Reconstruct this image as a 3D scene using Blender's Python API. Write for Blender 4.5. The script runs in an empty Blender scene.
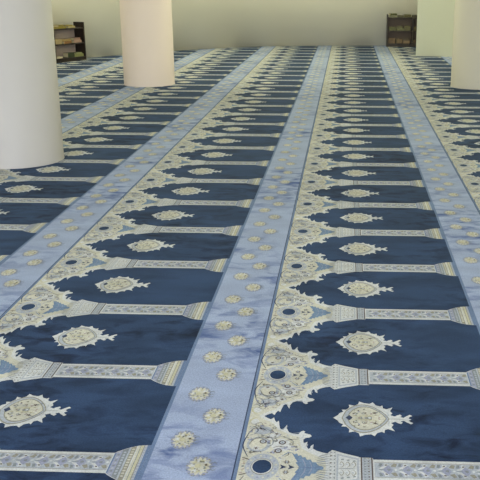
import bpy, bmesh, math, random
from mathutils import Vector, Matrix
random.seed(7)
PI = math.pi
col = bpy.context.scene.collection
scene = bpy.context.scene

# ------------------------------------------------------------------ colours / materials
def lin(c):
    return tuple(((x/255)/12.92 if x/255 <= .04045 else (((x/255)+.055)/1.055)**2.4) for x in c) + (1.0,)

def new_mat(name):
    m = bpy.data.materials.new(name); m.use_nodes = True
    return m, m.node_tree.nodes, m.node_tree.links, m.node_tree.nodes['Principled BSDF']

def carpet_mat(name, rgb, wear=.25, fleck=.13, wear_rgb=None, sheen=.04, drift=.06):
    """woven pile: fine fleck, brushed and trodden patches, fine bump"""
    m, n, l, b = new_mat(name)
    tc = n.new('ShaderNodeNewGeometry')
    mp = n.new('ShaderNodeMapping'); mp.inputs['Scale'].default_value = (1.0, 1.9, 1.0)
    l.new(tc.outputs['Position'], mp.inputs['Vector'])
    big = n.new('ShaderNodeTexNoise'); big.inputs['Scale'].default_value = 6.5; big.inputs['Detail'].default_value = 5; big.inputs['Roughness'].default_value = .62
    big.inputs['Distortion'].default_value = .6
    l.new(mp.outputs[0], big.inputs['Vector'])
    r1 = n.new('ShaderNodeMapRange'); r1.inputs['From Min'].default_value = .46; r1.inputs['From Max'].default_value = .66
    l.new(big.outputs['Fac'], r1.inputs['Value'])
    # patches gather in a few trodden areas only
    area = n.new('ShaderNodeTexNoise'); area.inputs['Scale'].default_value = 1.1; area.inputs['Detail'].default_value = 1
    l.new(tc.outputs['Position'], area.inputs['Vector'])
    r2 = n.new('ShaderNodeMapRange'); r2.inputs['From Min'].default_value = .40; r2.inputs['From Max'].default_value = .58
    l.new(area.outputs['Fac'], r2.inputs['Value'])
    mul = n.new('ShaderNodeMath'); mul.operation = 'MULTIPLY'
    l.new(r1.outputs[0], mul.inputs[0]); l.new(r2.outputs[0], mul.inputs[1])
    mw = n.new('ShaderNodeMath'); mw.operation = 'MULTIPLY'; mw.inputs[1].default_value = wear
    l.new(mul.outputs[0], mw.inputs[0])
    fine = n.new('ShaderNodeTexNoise'); fine.inputs['Scale'].default_value = 170; fine.inputs['Detail'].default_value = 2
    l.new(tc.outputs['Position'], fine.inputs['Vector'])
    c = lin(rgb)
    dk = tuple(x*(1-fleck) for x in c[:3]) + (1,); lt = tuple(min(1, x*(1+fleck)) for x in c[:3]) + (1,)
    mf = n.new('ShaderNodeMix'); mf.data_type = 'RGBA'
    mf.inputs[6].default_value = dk; mf.inputs[7].default_value = lt
    rf = n.new('ShaderNodeMapRange'); rf.inputs['From Min'].default_value = .35; rf.inputs['From Max'].default_value = .65
    l.new(fine.outputs['Fac'], rf.inputs['Value']); l.new(rf.outputs[0], mf.inputs[0])
    mm = n.new('ShaderNodeMix'); mm.data_type = 'RGBA'
    l.new(mw.outputs[0], mm.inputs[0]); l.new(mf.outputs[2], mm.inputs[6])
    mm.inputs[7].default_value = lin(wear_rgb or tuple(x*.55 for x in rgb))
    dn = n.new('ShaderNodeTexNoise'); dn.inputs['Scale'].default_value = 3.1; dn.inputs['Detail'].default_value = 3; dn.inputs['Distortion'].default_value = .4
    l.new(mp.outputs[0], dn.inputs['Vector'])
    dr = n.new('ShaderNodeMapRange'); dr.inputs['From Min'].default_value = .35; dr.inputs['From Max'].default_value = .65
    dr.inputs['To Min'].default_value = 1-drift; dr.inputs['To Max'].default_value = 1+drift
    l.new(dn.outputs['Fac'], dr.inputs['Value'])
    hs = n.new('ShaderNodeHueSaturation'); l.new(dr.outputs[0], hs.inputs['Value']); l.new(mm.outputs[2], hs.inputs['Color'])
    l.new(hs.outputs[0], b.inputs['Base Color'])
    b.inputs['Roughness'].default_value = .95
    b.inputs['Specular IOR Level'].default_value = .08
    b.inputs['Sheen Weight'].default_value = sheen
    b.inputs['Sheen Roughness'].default_value = .5
    b.inputs['Sheen Tint'].default_value = (.8, .95, 1, 1)
    bp = n.new('ShaderNodeBump'); bp.inputs['Strength'].default_value = .25; bp.inputs['Distance'].default_value = .002
    l.new(fine.outputs['Fac'], bp.inputs['Height']); l.new(bp.outputs[0], b.inputs['Normal'])
    return m

def plaster(name, rgb, rough=.6, var=.04, scale=1.5, spec=.3, bump=.05):
    m, n, l, b = new_mat(name)
    g = n.new('ShaderNodeNewGeometry')
    t = n.new('ShaderNodeTexNoise'); t.inputs['Scale'].default_value = scale; t.inputs['Detail'].default_value = 4
    l.new(g.outputs['Position'], t.inputs['Vector'])
    c = lin(rgb)
    mx = n.new('ShaderNodeMix'); mx.data_type = 'RGBA'
    mx.inputs[6].default_value = tuple(x*(1-var) for x in c[:3])+(1,); mx.inputs[7].default_value = tuple(min(1, x*(1+var)) for x in c[:3])+(1,)
    l.new(t.outputs['Fac'], mx.inputs[0]); l.new(mx.outputs[2], b.inputs['Base Color'])
    b.inputs['Roughness'].default_value = rough; b.inputs['Specular IOR Level'].default_value = spec
    t2 = n.new('ShaderNodeTexNoise'); t2.inputs['Scale'].default_value = 60
    l.new(g.outputs['Position'], t2.inputs['Vector'])
    bp = n.new('ShaderNodeBump'); bp.inputs['Strength'].default_value = bump; bp.inputs['Distance'].default_value = .003
    l.new(t2.outputs['Fac'], bp.inputs['Height']); l.new(bp.outputs[0], b.inputs['Normal'])
    return m

def wood(name, rgb):
    m, n, l, b = new_mat(name)
    g = n.new('ShaderNodeTexCoord'); mp = n.new('ShaderNodeMapping'); mp.inputs['Scale'].default_value = (3, 3, 30)
    l.new(g.outputs['Object'], mp.inputs[0])
    t = n.new('ShaderNodeTexNoise'); t.inputs['Scale'].default_value = 2.5; t.inputs['Detail'].default_value = 6
    l.new(mp.outputs[0], t.inputs['Vector'])
    c = lin(rgb)
    mx = n.new('ShaderNodeMix'); mx.data_type = 'RGBA'
    mx.inputs[6].default_value = tuple(x*.7 for x in c[:3])+(1,); mx.inputs[7].default_value = tuple(x*1.3 for x in c[:3])+(1,)
    l.new(t.outputs['Fac'], mx.inputs[0]); l.new(mx.outputs[2], b.inputs['Base Color'])
    b.inputs['Roughness'].default_value = .5
    return m

# woven colours, index = material slot of the carpet
PAL = [
    ('navy_pile',       (42, 61, 95), .9, (15, 24, 50)),
    ('light_blue_pile', (151, 163, 196), 1.0, (76, 94, 146)),
    ('cream_pile',      (195, 193, 184), .3, None),
    ('white_pile',      (198, 200, 206), .3, None),
    ('slate_pile',      (104, 122, 158), .2, None),
    ('dark_line_pile',  (58, 68, 98), .1, None),
    ('palmette_pile',   (112, 134, 166), .15, None),
    ('lavender_pile',   (148, 152, 178), .15, None),
    ('tan_pile',        (142, 139, 130), .1, None),
    ('grey_pile',       (128, 134, 142), .1, None),
    ('yellow_pile',     (186, 182, 158), .1, None),
    ('brown_pile',      (92, 80, 78), .1, None),
    ('pale_grey_pile',  (166, 172, 186), .1, None),
    ('rose_pile',       (162, 148, 146), .1, None),
]
NAVY, BLUE, CREAM, WHITE, SLATE, LINE, PALM, LAV, TAN, GREY, YEL, BRN, PGREY, ROSE = range(14)
CM = [carpet_mat(n_, c_, w_, wear_rgb=wc_, drift=.22 if n_ == 'navy_pile' else .07) for n_, c_, w_, wc_ in PAL]

# ------------------------------------------------------------------ camera calibration of the carpet grid
SEAM0 = -.3352          # x of the seam on the right of the middle light blue stripe
LW = 1.2316             # width of one roll
R = .66056              # pitch of the prayer places along a roll
ROW0 = 2.403            # y of one column axis
TOP = .012              # carpet thickness

# ------------------------------------------------------------------ woven pattern, one prayer place
# polygons in (u, w): u across the roll from its seam, w along it, centred on a column axis, in metres
polys = []   # (layer, material, [(u,w)...])
def P(layer, mat, pts): polys.append((layer, mat, pts))
def sym(layer, mat, pts):
    P(layer, mat, pts); P(layer, mat, [(u, -w) for u, w in reversed(pts)])
def ell(layer, mat, cu, cw, ru, rw, n=12, rot=0, ph=0):
    ca, sa = math.cos(rot), math.sin(rot)
    P(layer, mat, [(cu+ru*math.cos(t)*ca-rw*math.sin(t)*sa, cw+ru*math.cos(t)*sa+rw*math.sin(t)*ca) for t in [ph+2*PI*k/n for k in range(n)]])
def symell(layer, mat, cu, cw, ru, rw, n=12, rot=0):
    ell(layer, mat, cu, cw, ru, rw, n, rot); ell(layer, mat, cu, -cw, ru, rw, n, -rot)
def star(layer, mat, cu, cw, r0, r1, n, rot=0):
    P(layer, mat, [(cu+(r0 if k % 2 else r1)*math.cos(rot+PI*k/n), cw+(r0 if k % 2 else r1)*math.sin(rot+PI*k/n)) for k in range(2*n)])
def stroke(layer, mat, pts, wid=.003, taper=True):
    """ribbon along a smooth curve through pts"""
    q = []
    pp = [pts[0]] + pts + [pts[-1]]
    for i in range(1, len(pp)-2):
        for k in range(5):
            t = k/5
            a, b, c, d = pp[i-1], pp[i], pp[i+1], pp[i+2]
            q.append(tuple(.5*(2*b[j]+(c[j]-a[j])*t+(2*a[j]-5*b[j]+4*c[j]-d[j])*t*t+(3*b[j]-a[j]-3*c[j]+d[j])*t**3) for j in (0, 1)))
    q.append(pts[-1])
    L_, R_ = [], []
    for i, (x, y) in enumerate(q):
        x0, y0 = q[max(0, i-1)]; x1, y1 = q[min(len(q)-1, i+1)]
        dx, dy = x1-x0, y1-y0; d = math.hypot(dx, dy) or 1
        h = wid/2*(1 if not taper else (.35+.65*math.sin(PI*min(1, max(0, i/(len(q)-1))))))
        L_.append((x-dy/d*h, y+dx/d*h)); R_.append((x+dy/d*h, y-dx/d*h))
    # quads, so curls never self-overlap in one face
    for i in range(len(q)-1): P(layer, mat, [R_[i], R_[i+1], L_[i+1], L_[i]])
def symstroke(layer, mat, pts, wid=.003):
    stroke(layer, mat, pts, wid); stroke(layer, mat, [(u, -w) for u, w in pts], wid)

# navy niche edge: (u, h) with h = half opening in pitches, scrolled acanthus leaves
edge = [(.063,0),(.078,.022),(.089,.034),(.099,.013),(.104,.045),(.110,.064),(.118,.047),(.121,.085),(.126,.128),(.137,.144),
        (.141,.120),(.149,.088),(.149,.125),(.158,.164),(.176,.182),(.192,.184),(.198,.158),(.207,.146),(.214,.154),(.211,.170),(.219,.176),
        (.232,.184),(.238,.200),(.230,.214),(.218,.218),(.210,.236),(.212,.268),(.218,.266),(.225,.256),(.222,.296),(.229,.326),
        (.235,.318),(.237,.296),(.246,.280),(.245,.322),(.258,.341),(.276,.356),(.294,.364),(.300,.346),(.309,.330),(.316,.334),(.338,.352),(.359,.366),(.393,.386),
        (.400,.392),(.402,.394),(.441,.394),(.443,.409),(.828,.409),(.836,.395),(.850,.378),(.872,.354),(.896,.336),(.922,.329),(.937,.328)]
halfc = [(u, (.5-h)*R) for u, h in edge]              # half profile of the cream column
U0 = .012
def quadstrip(layer, mat, prof, lo=None):
    for (u0, w0), (u1, w1) in zip(prof[:-1], prof[1:]):
        if u1 > u0: P(layer, mat, [(u0, -w0), (u1, -w1), (u1, w1), (u0, w0)])
# full column silhouette as one outline
out = [(U0, .5*R)] + halfc
P(1, WHITE, out[::1][::-1] + [(u, -w) for u, w in out])
# warmer cream ground inside the spandrel, leaving a white leaf edge
inner = [(U0,.5*R),(.045,.5*R),(.072,.455*R),(.100,.425*R),(.118,.365*R),(.140,.335*R),(.170,.300*R),(.195,.292*R),(.200,.235*R),(.208,.180*R),(.225,.150*R),(.245,.125*R),(.262,.105*R),(.285,.085*R),(.290,.04*R),(.290,0)]
P(2, CREAM, inner[::-1] + [(u, -w) for u, w in inner[:-1]])
# pale joint at the arch tips
for s in (1, -1):
    stroke(3, YEL, [(.014, s*.40*R), (.020, s*.455*R), (.040, s*.485*R)], .007)
# ring and navy oval
ell(3, PGREY, .086, 0, .055, .118*R, 28)
ell(4, TAN, .086, 0, .036, .073*R, 24)
ell(5, WHITE, .086, 0, .034, .067*R, 24)
ell(6, NAVY, .086, 0, .0305, .060*R, 24)
for k in range(16):
    t = 2*PI*k/16+.2
    ell(4, LAV if k % 2 else CREAM, .086+.045*math.cos(t), .096*R*math.sin(t), .0045, .0065, 6)
# pale lobes under the curls
symell(3, PGREY, .062, .205*R, .040, .075*R, 20); symell(4, CREAM, .060, .205*R, .030, .055*R, 16)
symell(3, WHITE, .138, .205*R, .034, .062*R, 18, .3); symell(3, PGREY, .070, .345*R, .030, .040*R, 16, .5)
symell(3, WHITE, .036, .435*R, .014, .030*R, 12); symell(3, WHITE, .105, .285*R, .024, .026*R, 14, .8)
# curls and flowers of the filigree (positions read off the weave)
symstroke(4, LINE, [(.024, .329*R), (.012, .234*R), (.013, .173*R), (.034, .085*R)], .0048)
symstroke(4, BRN, [(.016, .077*R), (.029, .070*R), (.042, .058*R)], .005)
symstroke(4, LINE, [(.024, .329*R), (.040, .37*R), (.052, .345*R), (.044, .318*R)], .0035)
symstroke(4, GREY, [(.050, .300*R), (.078, .290*R), (.105, .262*R), (.108, .205*R), (.085, .172*R)], .0036)
symstroke(4, GREY, [(.105, .262*R), (.135, .285*R), (.160, .268*R), (.178, .235*R), (.166, .198*R)], .0034)
symstroke(4, TAN, [(.030, .20*R), (.045, .255*R), (.075, .27*R), (.095, .245*R)], .004)
symstroke(4, LAV, [(.100, .12*R), (.125, .165*R), (.160, .165*R), (.182, .150*R)], .0045)
symstroke(4, TAN, [(.020, .42*R), (.034, .405*R), (.050, .425*R), (.062, .415*R), (.060, .39*R)], .0035)
symstroke(4, GREY, [(.062, .375*R), (.085, .355*R), (.098, .325*R), (.088, .30*R)], .0034)
symstroke(4, ROSE, [(.028, .355*R), (.055, .36*R), (.075, .335*R)], .003)
symstroke(4, PALM, [(.145, .095*R), (.160, .125*R), (.176, .135*R)], .004)
for (u, v, c) in ((.076,.232,0),(.141,.227,0),(.131,.146,0),(.056,.166,1),(.118,.31,1),(.172,.215,2),(.046,.385,2),(.107,.372,2)):
    if c == 0:
        symell(5, BRN, u, v*R, .0125, .014, 12); symell(6, PGREY, u, v*R, .008, .0095, 10); symell(7, GREY, u, v*R, .003, .004, 6)
    elif c == 1:
        for s in (1, -1):
            star(5, WHITE, u, s*v*R, .009, .017, 7); star(6, BRN, u, s*v*R, .0035, .011, 6, .3)
    else:
        symell(5, TAN, u, v*R, .008, .009, 8); symell(6, WHITE, u, v*R, .004, .0045, 6)
# arrow buds between the oval and the palmette
for u in (.154, .180):
    P(5, LINE, [(u-.011, -.022*R), (u+.011, 0), (u-.011, .022*R), (u-.005, 0)])
for s in (1, -1):
    star(5, BRN, .164, s*.045*R, .006, .012, 6); ell(6, PGREY, .164, s*.045*R, .0045, .006, 8)
# slate blue palmette with toothed edge
pal = [(.176,.137),(.186,.118),(.194,.128),(.199,.106),(.208,.112),(.213,.090),(.222,.096),(.228,.070),(.240,.074),(.246,.050),(.258,.050),(.264,.026),(.282,.010)]
P(4, PALM, [(u, v*R) for u, v in pal][::-1] + [(.196, .055*R), (.208, .0), (.196, -.055*R)] [:0] + [(.186,.095*R),(.198,.05*R),(.192,.045*R),(.206,.0),(.192,-.045*R),(.198,-.05*R),(.186,-.095*R)] + [(u, -v*R) for u, v in pal])
stroke(5, SLATE, [(.200, 0), (.235, 0), (.285, 0)], .006)
symstroke(5, SLATE, [(.205, .005*R), (.200, .06*R), (.188, .11*R)], .0035)
symstroke(5, LAV, [(.225, .004*R), (.222, .04*R), (.212, .08*R)], .003)
symstroke(5, LAV, [(.245, .003*R), (.243, .025*R), (.236, .06*R)], .003)
# small woven flecks over the cream ground
rr = random.Random(3)
def in_inner(u, w):
    w = abs(w)
    for (u0, w0), (u1, w1) in zip(inner[:-1], inner[1:]):
        if u0 <= u <= u1 and u1 > u0: return w < (w0+(w1-w0)*(u-u0)/(u1-u0)) - .008
    return False
cnt = 0
while cnt < 95:
    u = rr.uniform(.018, .20); w = rr.uniform(0, .5*R)
    if not in_inner(u, w) or ((u-.086)/.058)**2+(w/(.125*R))**2 < 1: continue
    if u > .17 and w < .14*R: continue
    c = rr.choice([TAN, GREY, YEL, YEL, PGREY, LAV, BRN, ROSE, WHITE, WHITE])
    s_ = rr.uniform(.5, 1.0)
    symell(3, c, u, w, .0062*s_, .0036*s_, 6, rr.uniform(0, PI)); cnt += 1
# finer filigree lines and leaf shading
symstroke(4, BRN, [(.030, .13*R), (.050, .128*R), (.072, .140*R)], .003)
symstroke(4, BRN, [(.070, .262*R), (.095, .275*R), (.118, .262*R), (.124, .238*R)], .003)
symstroke(4, BRN, [(.112, .175*R), (.128, .190*R), (.150, .192*R)], .003)
symstroke(4, LINE, [(.080, .345*R), (.066, .365*R), (.050, .358*R)], .0032)
symstroke(4, BRN, [(.150, .245*R), (.172, .262*R), (.190, .262*R)], .0028)
symstroke(4, LINE, [(.018, .385*R), (.030, .375*R), (.042, .395*R), (.036, .41*R)], .003)
symstroke(4, GREY, [(.022, .29*R), (.035, .30*R), (.052, .315*R), (.068, .31*R)], .003)
symstroke(4, BRN, [(.156, .100*R), (.166, .112*R), (.166, .132*R)], .003)
for (u, v, r) in ((.030,.25,.3),(.095,.235,1.2),(.115,.13,2),(.155,.18,.8),(.10,.33,.4),(.028,.33,1.0),(.062,.395,.2),(.128,.30,.9),(.178,.19,.3),(.190,.16,1.4)):
    symell(4, LAV, u, v*R, .009, .0045, 8, r); symell(5, BRN, u+.004, v*R+.003, .0035, .002, 5, r)
# acanthus veins in the white leaf edge
for (a_, b_) in (((.120,.345),(.152,.392)),((.165,.318),(.205,.338)),((.200,.27),(.209,.31)),((.216,.19),(.226,.222)),((.235,.155),(.243,.20))):
    symstroke(3, PGREY, [(a_[0], a_[1]*R), ((a_[0]+b_[0])/2+.004, (a_[1]+b_[1])/2*R), (b_[0], b_[1]*R)], .003)
# ribbing between palmette and capital
for v in (.022, .044, .066, .088, .110, .132):
    symstroke(4, GREY if v != .066 else SLATE, [(.256+.05*v, v*R*.72), (.276, v*R*.85), (.300, v*R)], .0036)
# capital: zigzag post, grey field with scrolls
for s in (1, -1):
    for k in range(5):
        w = s*(.016+.0325*k)*R
        P(4, BRN if k % 2 else GREY, [(.300, w-.010*R), (.311, w), (.300, w+.010*R), (.304, w)])
        P(4, GREY, [(.322, w-.013*R), (.314, w), (.322, w+.013*R), (.319, w)])
P(3, PGREY, [(.324, -.135*R), (.396, -.095*R), (.396, .095*R), (.324, .135*R)])
P(4, WHITE, [(.330, -.118*R), (.390, -.082*R), (.390, .082*R), (.330, .118*R)])
for s in (1, -1):
    for k in range(3):
        u = .340+.019*k
        stroke(5, TAN, [(u, s*.01*R), (u+.008, s*.035*R), (u, s*.06*R), (u-.006, s*.04*R)], .003)
        ell(5, GREY, u+.003, s*.082*R*(1-.08*k), .006, .004, 6, .5)
        ell(5, PGREY, u-.002, s*.035*R, .004, .004, 6)
stroke(5, GREY, [(.332, 0), (.388, 0)], .004)
# collar
P(3, PGREY, [(.402, -.100*R), (.441, -.100*R), (.441, .100*R), (.402, .100*R)])
for u in (.404, .438): P(4, BRN, [(u-.0022, -.104*R), (u+.0022, -.104*R), (u+.0022, .104*R), (u-.0022, .104*R)])
for k in range(-4, 5):
    w = k*.023*R
    P(5, GREY, [(.410, w-.009*R), (.421, w), (.410, w+.009*R), (.414, w)]); P(5, BRN if k % 2 else TAN, [(.432, w-.009*R), (.422, w+.004*R), (.432, w+.009*R), (.428, w)])
# shaft with running leaf motif
P(2, PGREY, [(.446, -.064*R), (.826, -.064*R), (.826, .064*R), (.446, .064*R)])
for s in (1, -1): stroke(3, TAN, [(.446, s*.066*R), (.63, s*.066*R), (.826, s*.066*R)], .0022, False)
MP = .0615
for k in range(6):
    u = .458+MP*k+.004
    P(3, LAV, [(u+.002, -.040*R), (u+.026, -.046*R), (u+.036, -.020*R), (u+.042, 0), (u+.036, .020*R), (u+.026, .046*R), (u+.002, .040*R), (u+.014, 0)])
    for s in (1, -1):
        P(4, WHITE, [(u-.006, s*.004*R), (u+.012, s*.012*R), (u+.030, s*.046*R), (u+.016, s*.058*R), (u+.012, s*.034*R)][::s])
        P(5, TAN, [(u+.034, s*.030*R), (u+.050, s*.022*R), (u+.056, s*.050*R), (u+.046, s*.058*R)][::s])
        ell(6, BRN, u+.020, s*.040*R, .005, .0035, 6, s*.6)
        P(4, GREY, [(u-.004, s*.030*R), (u+.004, s*.026*R), (u+.010, s*.054*R), (u+.000, s*.058*R)][::s])
    ell(5, GREY, u+.029, 0, .006, .007, 8); ell(6, WHITE, u+.050, 0, .005, .006, 6)
    stroke(5, GREY, [(u-.004, 0), (u+.018, 0)], .0035)
# base: slate block then cream and grey bars following the flare
def hw(u):
    for (u0, w0), (u1, w1) in zip(halfc[:-1], halfc[1:]):
        if u0 <= u <= u1 and u1 > u0: return w0+(w1-w0)*(u-u0)/(u1-u0)
    return halfc[-1][1]
def band(layer, mat, u0, u1, ins=.002):
    P(layer, mat, [(u0, -hw(u0)+ins), (u1, -hw(u1)+ins), (u1, hw(u1)-ins), (u0, hw(u0)-ins)])
band(2, SLATE, .829, .834, .004); band(2, LAV, .834, .852, .003); band(2, GREY, .852, .870, .003); band(2, PGREY, .870, .876)
band(2, TAN, .876, .892); band(2, WHITE, .892, .896); band(2, CREAM, .896, .903); band(2, GREY, .903, .9055); band(2, YEL, .9055, .913)
band(2, TAN, .914, .918); band(2, PGREY, .918, .926); band(2, SLATE, .926, .937, 0)
for k in range(-6, 7):
    w = k*.024*R
    if abs(w) < hw(.85)-.012: ell(3, GREY if k % 2 else PGREY, .843, w, .005, .005, 6)
    if abs(w) < hw(.86)-.010: ell(3, PGREY, .861, w, .005, .006, 6)
    if abs(w) < hw(.88)-.008: ell(3, CREAM, .884, w+.004, .006, .0055, 6)
    if abs(w) < hw(.92)-.006: ell(3, LAV, .922, w, .003, .004, 6)

# medallion, centred half a pitch further on
C = .5*R
def Pm(layer, mat, pts): P(layer, mat, [(u, C+w) for u, w in pts])
mo = [(.309,0),(.326,.032),(.330,.052),(.344,.068),(.338,.092),(.355,.092),(.366,.120),(.364,.152),(.383,.140),(.398,.158),(.402,.190),(.420,.172),(.440,.166),(.452,.184),(.462,.150),
      (.478,.138),(.486,.150),(.488,.118),(.500,.108),(.523,.130),(.512,.088),(.520,.062),(.512,.042),(.528,.028),(.534,.040),(.547,.052),(.553,.036),(.546,.024),
      (.558,.016),(.566,.030),(.582,.052),(.590,.038),(.580,.026),(.575,.012),(.585,0)]
Pm(1, WHITE, [(u, v*R) for u, v in mo][::-1] + [(u, -v*R) for u, v in mo[1:-1]])
def lens(layer, mat, a, b, h, n=14):
    top = [(a+(b-a)*k/n, h*(math.sin(PI*(k/n)**.85))**.72) for k in range(n+1)]
    Pm(layer, mat, top[::-1]+[(u, -w) for u, w in top[1:-1]])
lens(2, TAN, .338, .508, .156*R); lens(3, PGREY, .342, .504, .146*R); lens(4, TAN, .356, .498, .130*R); lens(5, CREAM, .360, .494, .121*R)
Pm(6, LINE, [(.352, 0), (.366, -.028*R), (.378, 0), (.366, .028*R)])
rm = random.Random(11)
for k in range(34):
    u = rm.uniform(.380, .478); w = rm.uniform(0, .098*R)
    c = rm.choice([TAN, GREY, YEL, YEL, ROSE, LAV, WHITE, BRN])
    for s in (1, -1): ell(6, c, u, C+s*w, .0052, .0034, 6, s*rm.uniform(0, PI))
for s in (1, -1):
    star(7, BRN, .456, C+s*.056*R, .004, .010, 5); ell(7, GREY, .415, C+s*.05*R, .006, .007, 8); ell(8, CREAM, .415, C+s*.05*R, .003, .004, 6)
    stroke(7, YEL, [(.39, C+s*.01*R), (.41, C+s*.022*R), (.44, C+s*.02*R), (.47, C+s*.03*R)], .005)
    stroke(7, PGREY, [(.492, C+s*.01*R), (.505, C+s*.035*R), (.500, C+s*.07*R)], .003)
ell(7, GREY, .437, C, .009, .011, 10); ell(8, WHITE, .437, C, .005, .007, 8)
stroke(2, GREY, [(.508, C), (.53, C), (.56, C)], .004)

# scattered rosettes on the light blue stripe
def rosette(cu, cw, seed):
    n0 = len(polys)
    r = random.Random(seed)
    n = 13
    P(1, LAV, [(cu+.041*math.cos(2*PI*k/22)*(1 if k % 2 else .92), cw+.060*math.sin(2*PI*k/22)*(1 if k % 2 else .92)) for k in range(22)])
    for k in range(22):
        t = 2*PI*k/22+r.uniform(-.1, .1)
        ell(2, (GREY, SLATE, GREY, TAN)[k % 4], cu+.0375*math.cos(t), cw+.0545*math.sin(t), .0040, .0030, 6, t)
    P(3, CREAM, [(cu+.034*math.cos(2*PI*k/(2*n))*(1.06 if k % 2 else .84), cw+.049*math.sin(2*PI*k/(2*n))*(1.06 if k % 2 else .84)) for k in range(2*n)])
    for k in range(11):
        t = 2*PI*k/11+.2
        ell(4, WHITE if k % 2 else YEL, cu+.021*math.cos(t), cw+.031*math.sin(t), .0068, .0085, 6, t)
    for k in range(9):
        t = 2*PI*k/9
        ell(5, (TAN, PGREY, GREY)[k % 3], cu+.028*math.cos(t), cw+.040*math.sin(t), .0048, .0028, 6, t)
    for k in range(12):
        ell(5, r.choice([TAN, YEL, GREY, TAN]), cu+r.uniform(-.020, .020), cw+r.uniform(-.028, .028), .0046, .0028, 6, r.uniform(0, PI))
    ell(6, YEL, cu-.004, cw, .010, .012, 8); ell(6, BRN, cu+.020, cw+.006, .0046, .0060, 6); ell(6, GREY, cu+.018, cw-.012, .004, .005, 6)
    for s in (-1, 0, 1): stroke(4, GREY, [(cu+.034, cw+s*.014), (cu+.044, cw+s*.022), (cu+.053, cw+s*.014)], .0036)
    grow(n0, cu, cw, 1.05)
def grow(n0, cu, cw, k):
    for i in range(n0, len(polys)): polys[i] = (polys[i][0], polys[i][1], [(cu+(u-cu)*k, cw+(w-cw)*k) for u, w in polys[i][2]])
rosette(1.1175, -.01*R, 1); rosette(1.1175, .487*R, 2); rosette(1.0375, .232*R, 3); rosette(1.0375, .735*R, 4)

# cut polygons reaching past the tile into place is not needed: they simply overlap the next repeat's ground
STEP = .00035
wall_pts = [(-5.72, 11.0), (-5.66, 12.6), (-5.58, 14.1), (-5.42, 15.2), (-5.13, 16.08), (-4.78, 16.62), (-4.41, 17.05), (-3.50, 18.17), (-2.53, 19.01), (-1.90, 19.36), (-1.26, 19.60), (-.14, 19.76), (.87, 19.80), (4.2, 19.80)]
def wall_y(x):
    for (x0, y0), (x1, y1) in zip(wall_pts[:-1], wall_pts[1:]):
        if x0 <= x <= x1: return y0+(y1-y0)*(x-x0)/(x1-x0)
    return 19.8 if x > 0 else 11.0
Y_NEAR = ROW0 - 3.5*R

def carpet_roll(k, label):
    x0 = SEAM0 + k*LW
    y_end = max(wall_y(x0+.02*i*LW) for i in range(51)) + .05
    verts, faces, mats = [], [], []
    def add(pts, z, m):
        b0 = len(verts)
        verts.extend((u, w, z) for u, w in pts); faces.append(tuple(range(b0, b0+len(pts)))); mats.append(m)
    n_tiles = int(math.ceil((y_end-Y_NEAR)/R))
    L_ = n_tiles*R
    # ground stripes of the weave
    for (a, b, m) in ((0, .012, SLATE), (.012, .937, NAVY), (.937, .950, SLATE), (.950, 1.2276, BLUE), (1.2276, 1.2306, LINE)):
        add([(a, 0), (b, 0), (b, L_), (a, L_)], TOP, m)
    # edges and backing
    add([(0, 0), (0, L_), (1.2306, L_), (1.2306, 0)], .001, LINE)
    for pts in ([(0, 0), (1.2306, 0)], [(1.2306, 0), (1.2306, L_)], [(1.2306, L_), (0, L_)], [(0, L_), (0, 0)]):
        b0 = len(verts); (a1, b1), (a2, b2) = pts
        verts.extend([(a1, b1, .001), (a2, b2, .001), (a2, b2, TOP), (a1, b1, TOP)]); faces.append((b0, b0+1, b0+2, b0+3)); mats.append(LINE)
    for t in range(n_tiles):
        y = (t+.5)*R
        for lay, m, pts in polys:
            if max(w for u, w in pts)+y > L_: continue
            # far prayer places keep the shapes that still show
            if t > 16 and lay > 5: continue
            add([(u, w+y) for u, w in pts], TOP+lay*STEP, m)
    me = bpy.data.meshes.new('prayer_carpet_roll'); me.from_pydata(verts, [], faces)
    for m in CM: me.materials.append(m)
    me.polygons.foreach_set('material_index', mats)
    # make every woven face look up
    bm = bmesh.new(); bm.from_mesh(me)
    bm.normal_update()
    for f in bm.faces:
        if f.normal.z < 0 and f.calc_center_median().z > .005 and abs(f.normal.z) > .5: f.normal_flip()
    # trim to the curved wall
    for (ax, ay), (bx, by) in [((-5.72, -9), (-5.72, 11))]+list(zip(wall_pts[:-1], wall_pts[1:])):
        if bx < x0-1.2 or ax > x0+LW+1.2: continue
        d = Vector((bx-ax, by-ay, 0)).normalized(); nrm = Vector((-d.y, d.x, 0))
        bmesh.ops.bisect_plane(bm, geom=bm.verts[:]+bm.edges[:]+bm.faces[:], plane_co=Vector((ax-x0, ay-Y_NEAR, 0))-nrm*.004, plane_no=nrm, clear_outer=True)
    bm.to_mesh(me); bm.free()
    o = bpy.data.objects.new('prayer_carpet_roll', me); col.objects.link(o)
    o.location = (x0, Y_NEAR, 0)
    o['label'] = label; o['category'] = 'carpet'; o['group'] = 'patterned blue prayer carpet rolls laid side by side'
    return o

carpet_roll(0, 'prayer carpet strip right of centre, ending just left of the far right bookcase')
carpet_roll(-1, 'prayer carpet strip left of centre, its light blue stripe the widest in the foreground')
carpet_roll(-2, 'prayer carpet strip whose mats pass close by the right sides of both left round pillars')
carpet_roll(-3, 'prayer carpet strip running under both left round pillars towards the curved wall')
carpet_roll(-4, 'short visible prayer carpet strip behind the big left pillar, in front of the left bookcase')
carpet_roll(1, 'prayer carpet strip at right edge, running under the right round pillar and the square pillar')
carpet_roll(2, 'prayer carpet strip beyond the right round pillar, hidden behind it')
carpet_roll(-5, 'outermost prayer carpet strip beside the curved wall, under the left bookcase')

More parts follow.
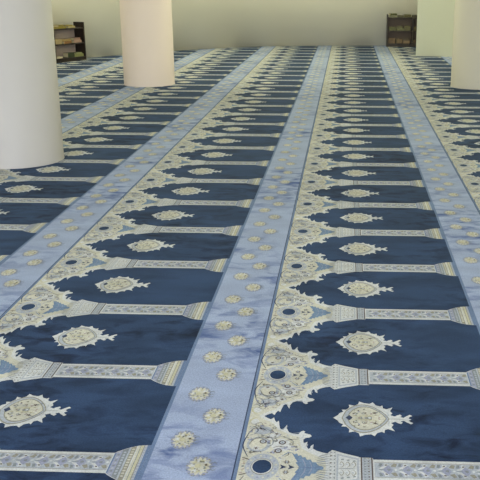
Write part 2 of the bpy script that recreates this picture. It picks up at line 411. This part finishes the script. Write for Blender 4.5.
# ------------------------------------------------------------------ setting
def mesh_obj(name, bm, m, parent=None, smooth=False):
    me = bpy.data.meshes.new(name); bm.normal_update(); bm.to_mesh(me); bm.free()
    me.materials.append(m)
    if smooth:
        for p in me.polygons: p.use_smooth = True
    o = bpy.data.objects.new(name, me); col.objects.link(o)
    if parent: o.parent = parent
    return o
def bx(bm, x0, x1, y0, y1, z0, z1, bev=0):
    r = bmesh.ops.create_cube(bm, size=1)
    for v in r['verts']:
        v.co = Vector(((x0+x1)/2+v.co.x*(x1-x0), (y0+y1)/2+v.co.y*(y1-y0), (z0+z1)/2+v.co.z*(z1-z0)))
    if bev:
        es = list({e for v in r['verts'] for e in v.link_edges})
        bmesh.ops.bevel(bm, geom=es, offset=bev, segments=2, profile=.7, affect='EDGES')
def struct(o): o['kind'] = 'structure'; return o

wall_m = plaster('cream_wall_paint', (224, 220, 206), .55, .03, 1.2)
ceil_m = plaster('ceiling_paint', (205, 205, 195), .8)
floor_m = plaster('concrete_screed', (120, 118, 112), .9)
H = 3.5
bm = bmesh.new(); bx(bm, -6.4, 4.6, -4.5, 20.3, -.12, 0); struct(mesh_obj('floor', bm, floor_m))
bm = bmesh.new(); bx(bm, -6.4, 4.6, -4.5, 20.3, H, H+.15); struct(mesh_obj('ceiling', bm, ceil_m))

def smooth_curve(pts, sub=6):
    q = []; pp = [pts[0]]+pts+[pts[-1]]
    for i in range(1, len(pp)-2):
        a, b, c, d = pp[i-1], pp[i], pp[i+1], pp[i+2]
        for k in range(sub):
            t = k/sub
            q.append(tuple(.5*(2*b[j]+(c[j]-a[j])*t+(2*a[j]-5*b[j]+4*c[j]-d[j])*t*t+(3*b[j]-a[j]-3*c[j]+d[j])*t**3) for j in (0, 1)))
    q.append(pts[-1]); return q
cur = smooth_curve(wall_pts)
bm = bmesh.new()
vi, vo = [], []
for i, (x, y) in enumerate(cur):
    x0, y0 = cur[max(0, i-1)]; x1, y1 = cur[min(len(cur)-1, i+1)]
    d = Vector((x1-x0, y1-y0, 0)).normalized(); nn = Vector((-d.y, d.x, 0))*.22
    vi.append((bm.verts.new((x, y, 0)), bm.verts.new((x, y, H)))); vo.append((bm.verts.new((x+nn.x, y+nn.y, 0)), bm.verts.new((x+nn.x, y+nn.y, H))))
for i in range(len(cur)-1):
    bm.faces.new((vi[i][0], vi[i+1][0], vi[i+1][1], vi[i][1])).smooth = True
    bm.faces.new((vo[i+1][0], vo[i][0], vo[i][1], vo[i+1][1])).smooth = True
    bm.faces.new((vi[i][1], vi[i+1][1], vo[i+1][1], vo[i][1])); bm.faces.new((vi[i+1][0], vi[i][0], vo[i][0], vo[i+1][0]))
bm.faces.new((vi[0][0], vi[0][1], vo[0][1], vo[0][0])); bm.faces.new((vi[-1][1], vi[-1][0], vo[-1][0], vo[-1][1]))
wb = mesh_obj('wall_far', bm, wall_m); struct(wb)
bm = bmesh.new(); bx(bm, -5.94, -5.72, -4.2, 11.0, 0, H); struct(mesh_obj('wall_left', bm, wall_m))
bm = bmesh.new(); bx(bm, 4.2, 4.42, -4.2, 19.8, 0, H); struct(mesh_obj('wall_right', bm, wall_m))
# wall behind the camera with three tall window openings (unseen; the added lights stand in front of them)
bm = bmesh.new()
wins = [(-4.2, -2.4), (-1.6, .2), (1.0, 2.8)]
xs = [-5.94] + [x for w_ in wins for x in w_] + [4.42]
for i in range(0, len(xs), 2): bx(bm, xs[i], xs[i+1], -4.42, -4.2, 0, H)
for a, b in wins: bx(bm, a, b, -4.42, -4.2, 0, .5); bx(bm, a, b, -4.42, -4.2, 3.1, H)
struct(mesh_obj('wall_back', bm, wall_m))
frame_m = plaster('white_window_paint', (225, 225, 222), .4)
for i, (a, b) in enumerate(wins):
    bm = bmesh.new()
    for (p, q, r, s) in ((a, a+.06, .5, 3.1), (b-.06, b, .5, 3.1), (a+.06, b-.06, .5, .56), (a+.06, b-.06, 3.04, 3.1), ((a+b)/2-.03, (a+b)/2+.03, .56, 3.04)):
        bx(bm, p, q, -4.35, -4.28, r, s)
    struct(mesh_obj('window_%d' % (i+1), bm, frame_m))

# pillars
def round_pillar(x, y, r, m, label):
    bm = bmesh.new(); n = 96
    prof = [(r+.004, .0), (r+.004, .02), (r, .03), (r, H)]
    rings = [[bm.verts.new((a*math.cos(2*PI*k/n), a*math.sin(2*PI*k/n), z)) for k in range(n)] for a, z in prof]
    for A, B in zip(rings[:-1], rings[1:]):
        for k in range(n): bm.faces.new((A[k], A[(k+1) % n], B[(k+1) % n], B[k])).smooth = True
    bm.faces.new(rings[0][::-1]); bm.faces.new(rings[-1])
    o = mesh_obj('round_pillar', bm, m); o.location = (x, y, 0)
    o['kind'] = 'structure'; o['label'] = label; o['category'] = 'pillar'
    return o
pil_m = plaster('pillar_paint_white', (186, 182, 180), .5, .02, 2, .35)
pil_w = plaster('pillar_paint_ivory', (234, 218, 212), .5, .02, 2, .35)  # pink of warm reflected sunlight put into the paint colour
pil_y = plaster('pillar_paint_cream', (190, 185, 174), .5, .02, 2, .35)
round_pillar(-2.775, 7.07, .38, pil_m, 'thick pale grey-white round pillar at the left edge, nearest of the pillars')
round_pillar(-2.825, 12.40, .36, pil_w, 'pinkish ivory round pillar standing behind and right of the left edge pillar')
round_pillar(1.865, 12.40, .375, pil_y, 'pale cream round pillar at the right edge of the carpet')
bm = bmesh.new()
fp = [(1.355, 17.19), (2.45, 17.06), (2.45, 18.2), (1.445, 18.2)]
lo_ = [bm.verts.new((x, y, 0)) for x, y in fp]; hi_ = [bm.verts.new((x, y, H)) for x, y in fp]
bm.faces.new(lo_[::-1]); bm.faces.new(hi_)
for i in range(4): bm.faces.new((lo_[i], lo_[(i+1) % 4], hi_[(i+1) % 4], hi_[i]))
bmesh.ops.bevel(bm, geom=[e for e in bm.edges if abs(e.verts[0].co.z-e.verts[1].co.z) > 1], offset=.012, segments=2, affect='EDGES')
sp = mesh_obj('square_pillar', bm, plaster('square_pillar_paint', (198, 200, 184), .5, .02, 2)); struct(sp)
sp['label'] = 'broad flat-faced cream pillar beside the far right bookcase'; sp['category'] = 'pillar'

# ------------------------------------------------------------------ bookcases and books
dark_wood = wood('dark_brown_wood', (36, 25, 20))
brown_wood = wood('worn_brown_wood', (52, 42, 30))
back_m = plaster('pinkish_grey_back_board', (176, 160, 152), .7, .05, 6)
back_m2 = plaster('dull_grey_brown_back_board', (120, 106, 94), .7, .08, 6)
page_m = plaster('book_pages', (190, 180, 150), .8, .06, 30)

def bookcase(loc, rz, width, depth, height, boards, label, wm, bmat, divider=None, recess=.05):
    """origin at the front left foot, x to the right, y to the back"""
    t = bpy.data.objects.new('bookcase', None); col.objects.link(t)
    t.location = loc; t.rotation_euler = (0, 0, rz)
    t['label'] = label; t['category'] = 'bookcase'; t['group'] = 'low open bookcases by the wall'
    th = .028
    def part(name, *a):
        b = bmesh.new(); bx(b, *a, bev=.003); return mesh_obj(name, b, a_m[0], t)
    a_m = [wm]
    part('side_panel', 0, th, 0, depth, 0, height)
    part('side_panel', width-th, width, 0, depth, 0, height)
    if divider: part('divider_panel', divider, divider+th, .002, depth-.012, .05, boards[-1])
    for z in boards: part('shelf_board', th, width-th, .004, depth-.012, z, z+.024)
    part('plinth', th, width-th, .02, .04, 0, boards[0])
    a_m[0] = bmat
    part('back_panel', th, width-th, depth-.012, depth-.002, boards[0], boards[-1])
    return t

def book(case, x, y, z, w, d, h, rz, rgb, label, group, mats={}):
    """lying book: covers + spine with a page block; x,y,z in the bookcase's frame; returns nothing hidden"""
    t = bpy.data.objects.new('book', None); col.objects.link(t)
    M = Matrix.Translation(case.location) @ Matrix.Rotation(case.rotation_euler.z, 4, 'Z')
    t.location = M @ Vector((x, y, z)); t.rotation_euler = (0, 0, case.rotation_euler.z+rz)
    t['label'] = label; t['category'] = 'book'; t['group'] = group
    k = tuple(rgb)
    if k not in mats: mats[k] = plaster('book_cover_%d_%d_%d' % k, rgb, .5, .1, 40, .4)
    c = bmesh.new(); tk = min(.004, h*.15)
    bx(c, -w/2, w/2, -d/2, d/2, 0, tk); bx(c, -w/2, w/2, -d/2, d/2, h-tk, h); bx(c, -w/2, w/2, -d/2, -d/2+.004, tk, h-tk)
    mesh_obj('cover', c, mats[k], t)
    c = bmesh.new(); bx(c, -w/2+.004, w/2-.004, -d/2+.004, d/2-.004, tk, h-tk); mesh_obj('pages', c, page_m, t)
    return t

# left bookcase: stands along the curved wall, facing the room
FR = Vector((-4.79, 15.97, TOP)); FL = Vector((-5.17, 15.215, TOP))
ang = math.atan2(FR.y-FL.y, FR.x-FL.x); WL = (FR-FL).length
bl = [.050, .300, .565]
caseL = bookcase(FL, ang, WL, .24, .680, bl, 'dark brown open bookcase against the curved wall, between the two left pillars', dark_wood, back_m, divider=.075)
gL = {0: 'books lying on the bottom board of the left bookcase', 1: 'books lying on the middle board of the left bookcase', 2: 'books piled on top of the left bookcase'}
def BL(x, y, lvl, w, d, h, rz, rgb, lab, up=0): book(caseL, x, y, bl[lvl]+.024+up, w, d, h, rz, rgb, lab, gL[lvl])
BL(.17, .11, 2, .18, .15, .035, .1, (128, 114, 62), 'mustard book at the left end of the left bookcase top')
BL(.32, .11, 2, .20, .16, .030, -.15, (128, 116, 48), 'olive book lying mid-top of the left bookcase, underneath another')
BL(.31, .12, 2, .17, .13, .032, .25, (122, 110, 56), 'tan-olive book topmost of the pile on the left bookcase', .030)
BL(.55, .10, 2, .19, .14, .034, .05, (150, 138, 100), 'pale straw book at the right of the left bookcase top')
BL(.53, .11, 2, .15, .12, .018, -.2, (120, 106, 46), 'thin olive book resting on the pale straw book', .034)
BL(.20, .10, 1, .17, .15, .085, 0, (150, 132, 96), 'pale tan thick book at the left of the middle board, left bookcase')
BL(.41, .09, 1, .22, .15, .040, .15, (120, 84, 46), 'ginger brown book lying mid-board in the left bookcase')
BL(.41, .10, 1, .19, .13, .035, -.1, (140, 118, 76), 'light brown book on the ginger brown one, left bookcase', .040)
BL(.67, .09, 1, .20, .14, .045, 0, (150, 122, 108), 'pink-beige book at the right of the middle board, left bookcase')
BL(.67, .10, 1, .18, .13, .040, .12, (136, 108, 98), 'rosy book on top of the pink-beige one, left bookcase', .045)
BL(.20, .11, 0, .18, .15, .030, .1, (176, 166, 146), 'thin grey-beige book at the left of the bottom board, left bookcase')
BL(.48, .08, 0, .16, .13, .080, 0, (44, 52, 30), 'thick dark green book on the bottom board, left bookcase')
BL(.68, .09, 0, .22, .15, .050, -.05, (116, 118, 74), 'yellow-green book at the right of the bottom board, left bookcase')
BL(.68, .09, 0, .18, .13, .022, .1, (128, 130, 92), 'pale green thin book resting on the yellow-green one', .050)

# right bookcase: against the far wall, partly behind the flat pillar
br = [.050, .325, .605]
caseR = bookcase(Vector((.88, 19.45, TOP)), -.012, .98, .25, .69, br, 'worn brown two-bay bookcase against the far wall beside the flat-faced pillar', brown_wood, back_m2, divider=.555)
gR = {0: 'books on the bottom board of the right bookcase', 1: 'books on the middle board of the right bookcase', 2: 'books on top of the right bookcase'}
def BR(x, y, lvl, w, d, h, rz, rgb, lab, up=0): book(caseR, x, y, br[lvl]+.024+up, w, d, h, rz, rgb, lab, gR[lvl])
BR(.13, .11, 2, .17, .16, .045, 0, (120, 118, 88), 'grey-olive book at the left corner of the right bookcase top')
BR(.13, .11, 2, .15, .14, .035, .2, (78, 80, 42), 'dark olive book lying on the grey-olive one', .045)
BR(.30, .11, 2, .14, .15, .040, -.1, (84, 80, 50), 'dark moss book mid-top of the right bookcase')
BR(.44, .11, 2, .15, .15, .060, .1, (92, 88, 56), 'thick mossy brown book right of middle on the right bookcase top')
BR(.62, .11, 2, .16, .15, .050, 0, (60, 56, 38), 'dark brown book at the right of the right bookcase top')
BR(.12, .10, 1, .15, .15, .070, 0, (92, 92, 52), 'dark olive thick book at the left of the middle board, right bookcase')
BR(.29, .10, 1, .16, .14, .055, .1, (106, 106, 76), 'grey-green book lying mid-board in the right bookcase')
BR(.29, .10, 1, .13, .12, .035, -.2, (88, 86, 58), 'khaki book on the grey-green one, right bookcase', .055)
BR(.45, .10, 1, .13, .15, .095, 0, (96, 92, 60), 'brownish thick book at the divider, middle board, right bookcase')
BR(.12, .10, 0, .15, .15, .110, 0, (96, 76, 52), 'thick brown book at the left of the bottom board, right bookcase')
BR(.28, .10, 0, .13, .14, .090, .1, (112, 94, 70), 'faded brown book mid-board, bottom of the right bookcase')
BR(.44, .10, 0, .15, .15, .060, 0, (124, 104, 78), 'tan brown book at the divider, bottom board, right bookcase')
BR(.44, .10, 0, .13, .13, .050, -.1, (72, 60, 44), 'umber book lying on the tan brown one', .060)
BR(.68, .10, 1, .18, .15, .080, 0, (96, 84, 50), 'ochre brown book in the right bay of the right bookcase')
BR(.68, .10, 0, .18, .15, .080, 0, (84, 66, 44), 'russet book at the bottom of the right bay, right bookcase')

# ------------------------------------------------------------------ light: added bluish light at the unseen back windows, ceiling tubes over the hall
def area(name, loc, rot, sx, sy, e, rgb):
    ld = bpy.data.lights.new(name, 'AREA'); ld.shape = 'RECTANGLE'; ld.size = sx; ld.size_y = sy; ld.energy = e; ld.color = rgb
    o = bpy.data.objects.new(name, ld); col.objects.link(o); o.location = loc; o.rotation_euler = rot; return o
for i, (a, b) in enumerate(wins):
    area('window_daylight', ((a+b)/2, -4.15, 1.8), (PI/2, 0, 0), b-a-.15, 2.4, 245, (.83, .88, 1.0))  # added bluish light from behind the camera, source unseen
for y, e in ((4.2, 34), (8.8, 44), (13.2, 56), (17.0, 72)):
    for x in (-3.4, -.4, 2.9):
        ld = bpy.data.lights.new('ceiling_lamp_light', 'POINT'); ld.energy = e*(1.4 if (x < -3 and y > 12) else 1.12); ld.color = (1.0, 1.0, .68); ld.shadow_soft_size = .3
        o = bpy.data.objects.new('ceiling_lamp_light', ld); col.objects.link(o); o.location = (x, y, 3.05)
w = bpy.data.worlds.new('World'); scene.world = w; w.use_nodes = True
bg = w.node_tree.nodes['Background']; bg.inputs[0].default_value = (.75, .85, 1, 1); bg.inputs[1].default_value = .6

# ------------------------------------------------------------------ camera
f, px, pit, yaw, roll = 860.0, 307.009, .298398, .0442556, .0022128
F = Vector((-math.sin(yaw)*math.cos(pit), math.cos(yaw)*math.cos(pit), -math.sin(pit)))
Rr = Vector((math.cos(yaw), math.sin(yaw), 0)); U = Rr.cross(F)
R2 = Rr*math.cos(roll)+U*math.sin(roll); U2 = -Rr*math.sin(roll)+U*math.cos(roll)
cd = bpy.data.cameras.new('camera'); cam = bpy.data.objects.new('camera', cd); col.objects.link(cam)
cd.sensor_width = 36; cd.sensor_fit = 'HORIZONTAL'; cd.lens = 36*f/480; cd.shift_x = (240-px)/480; cd.clip_start = .05; cd.clip_end = 100
m4 = Matrix((R2, U2, -F)).transposed().to_4x4(); m4.translation = Vector((0, 0, 1.5+TOP)); cam.matrix_world = m4
scene.camera = cam
scene.view_settings.view_transform = 'Standard'; scene.view_settings.look = 'None'
scene.view_settings.gamma = 1; scene.view_settings.use_curve_mapping = False
scene.view_settings.exposure = 0.0
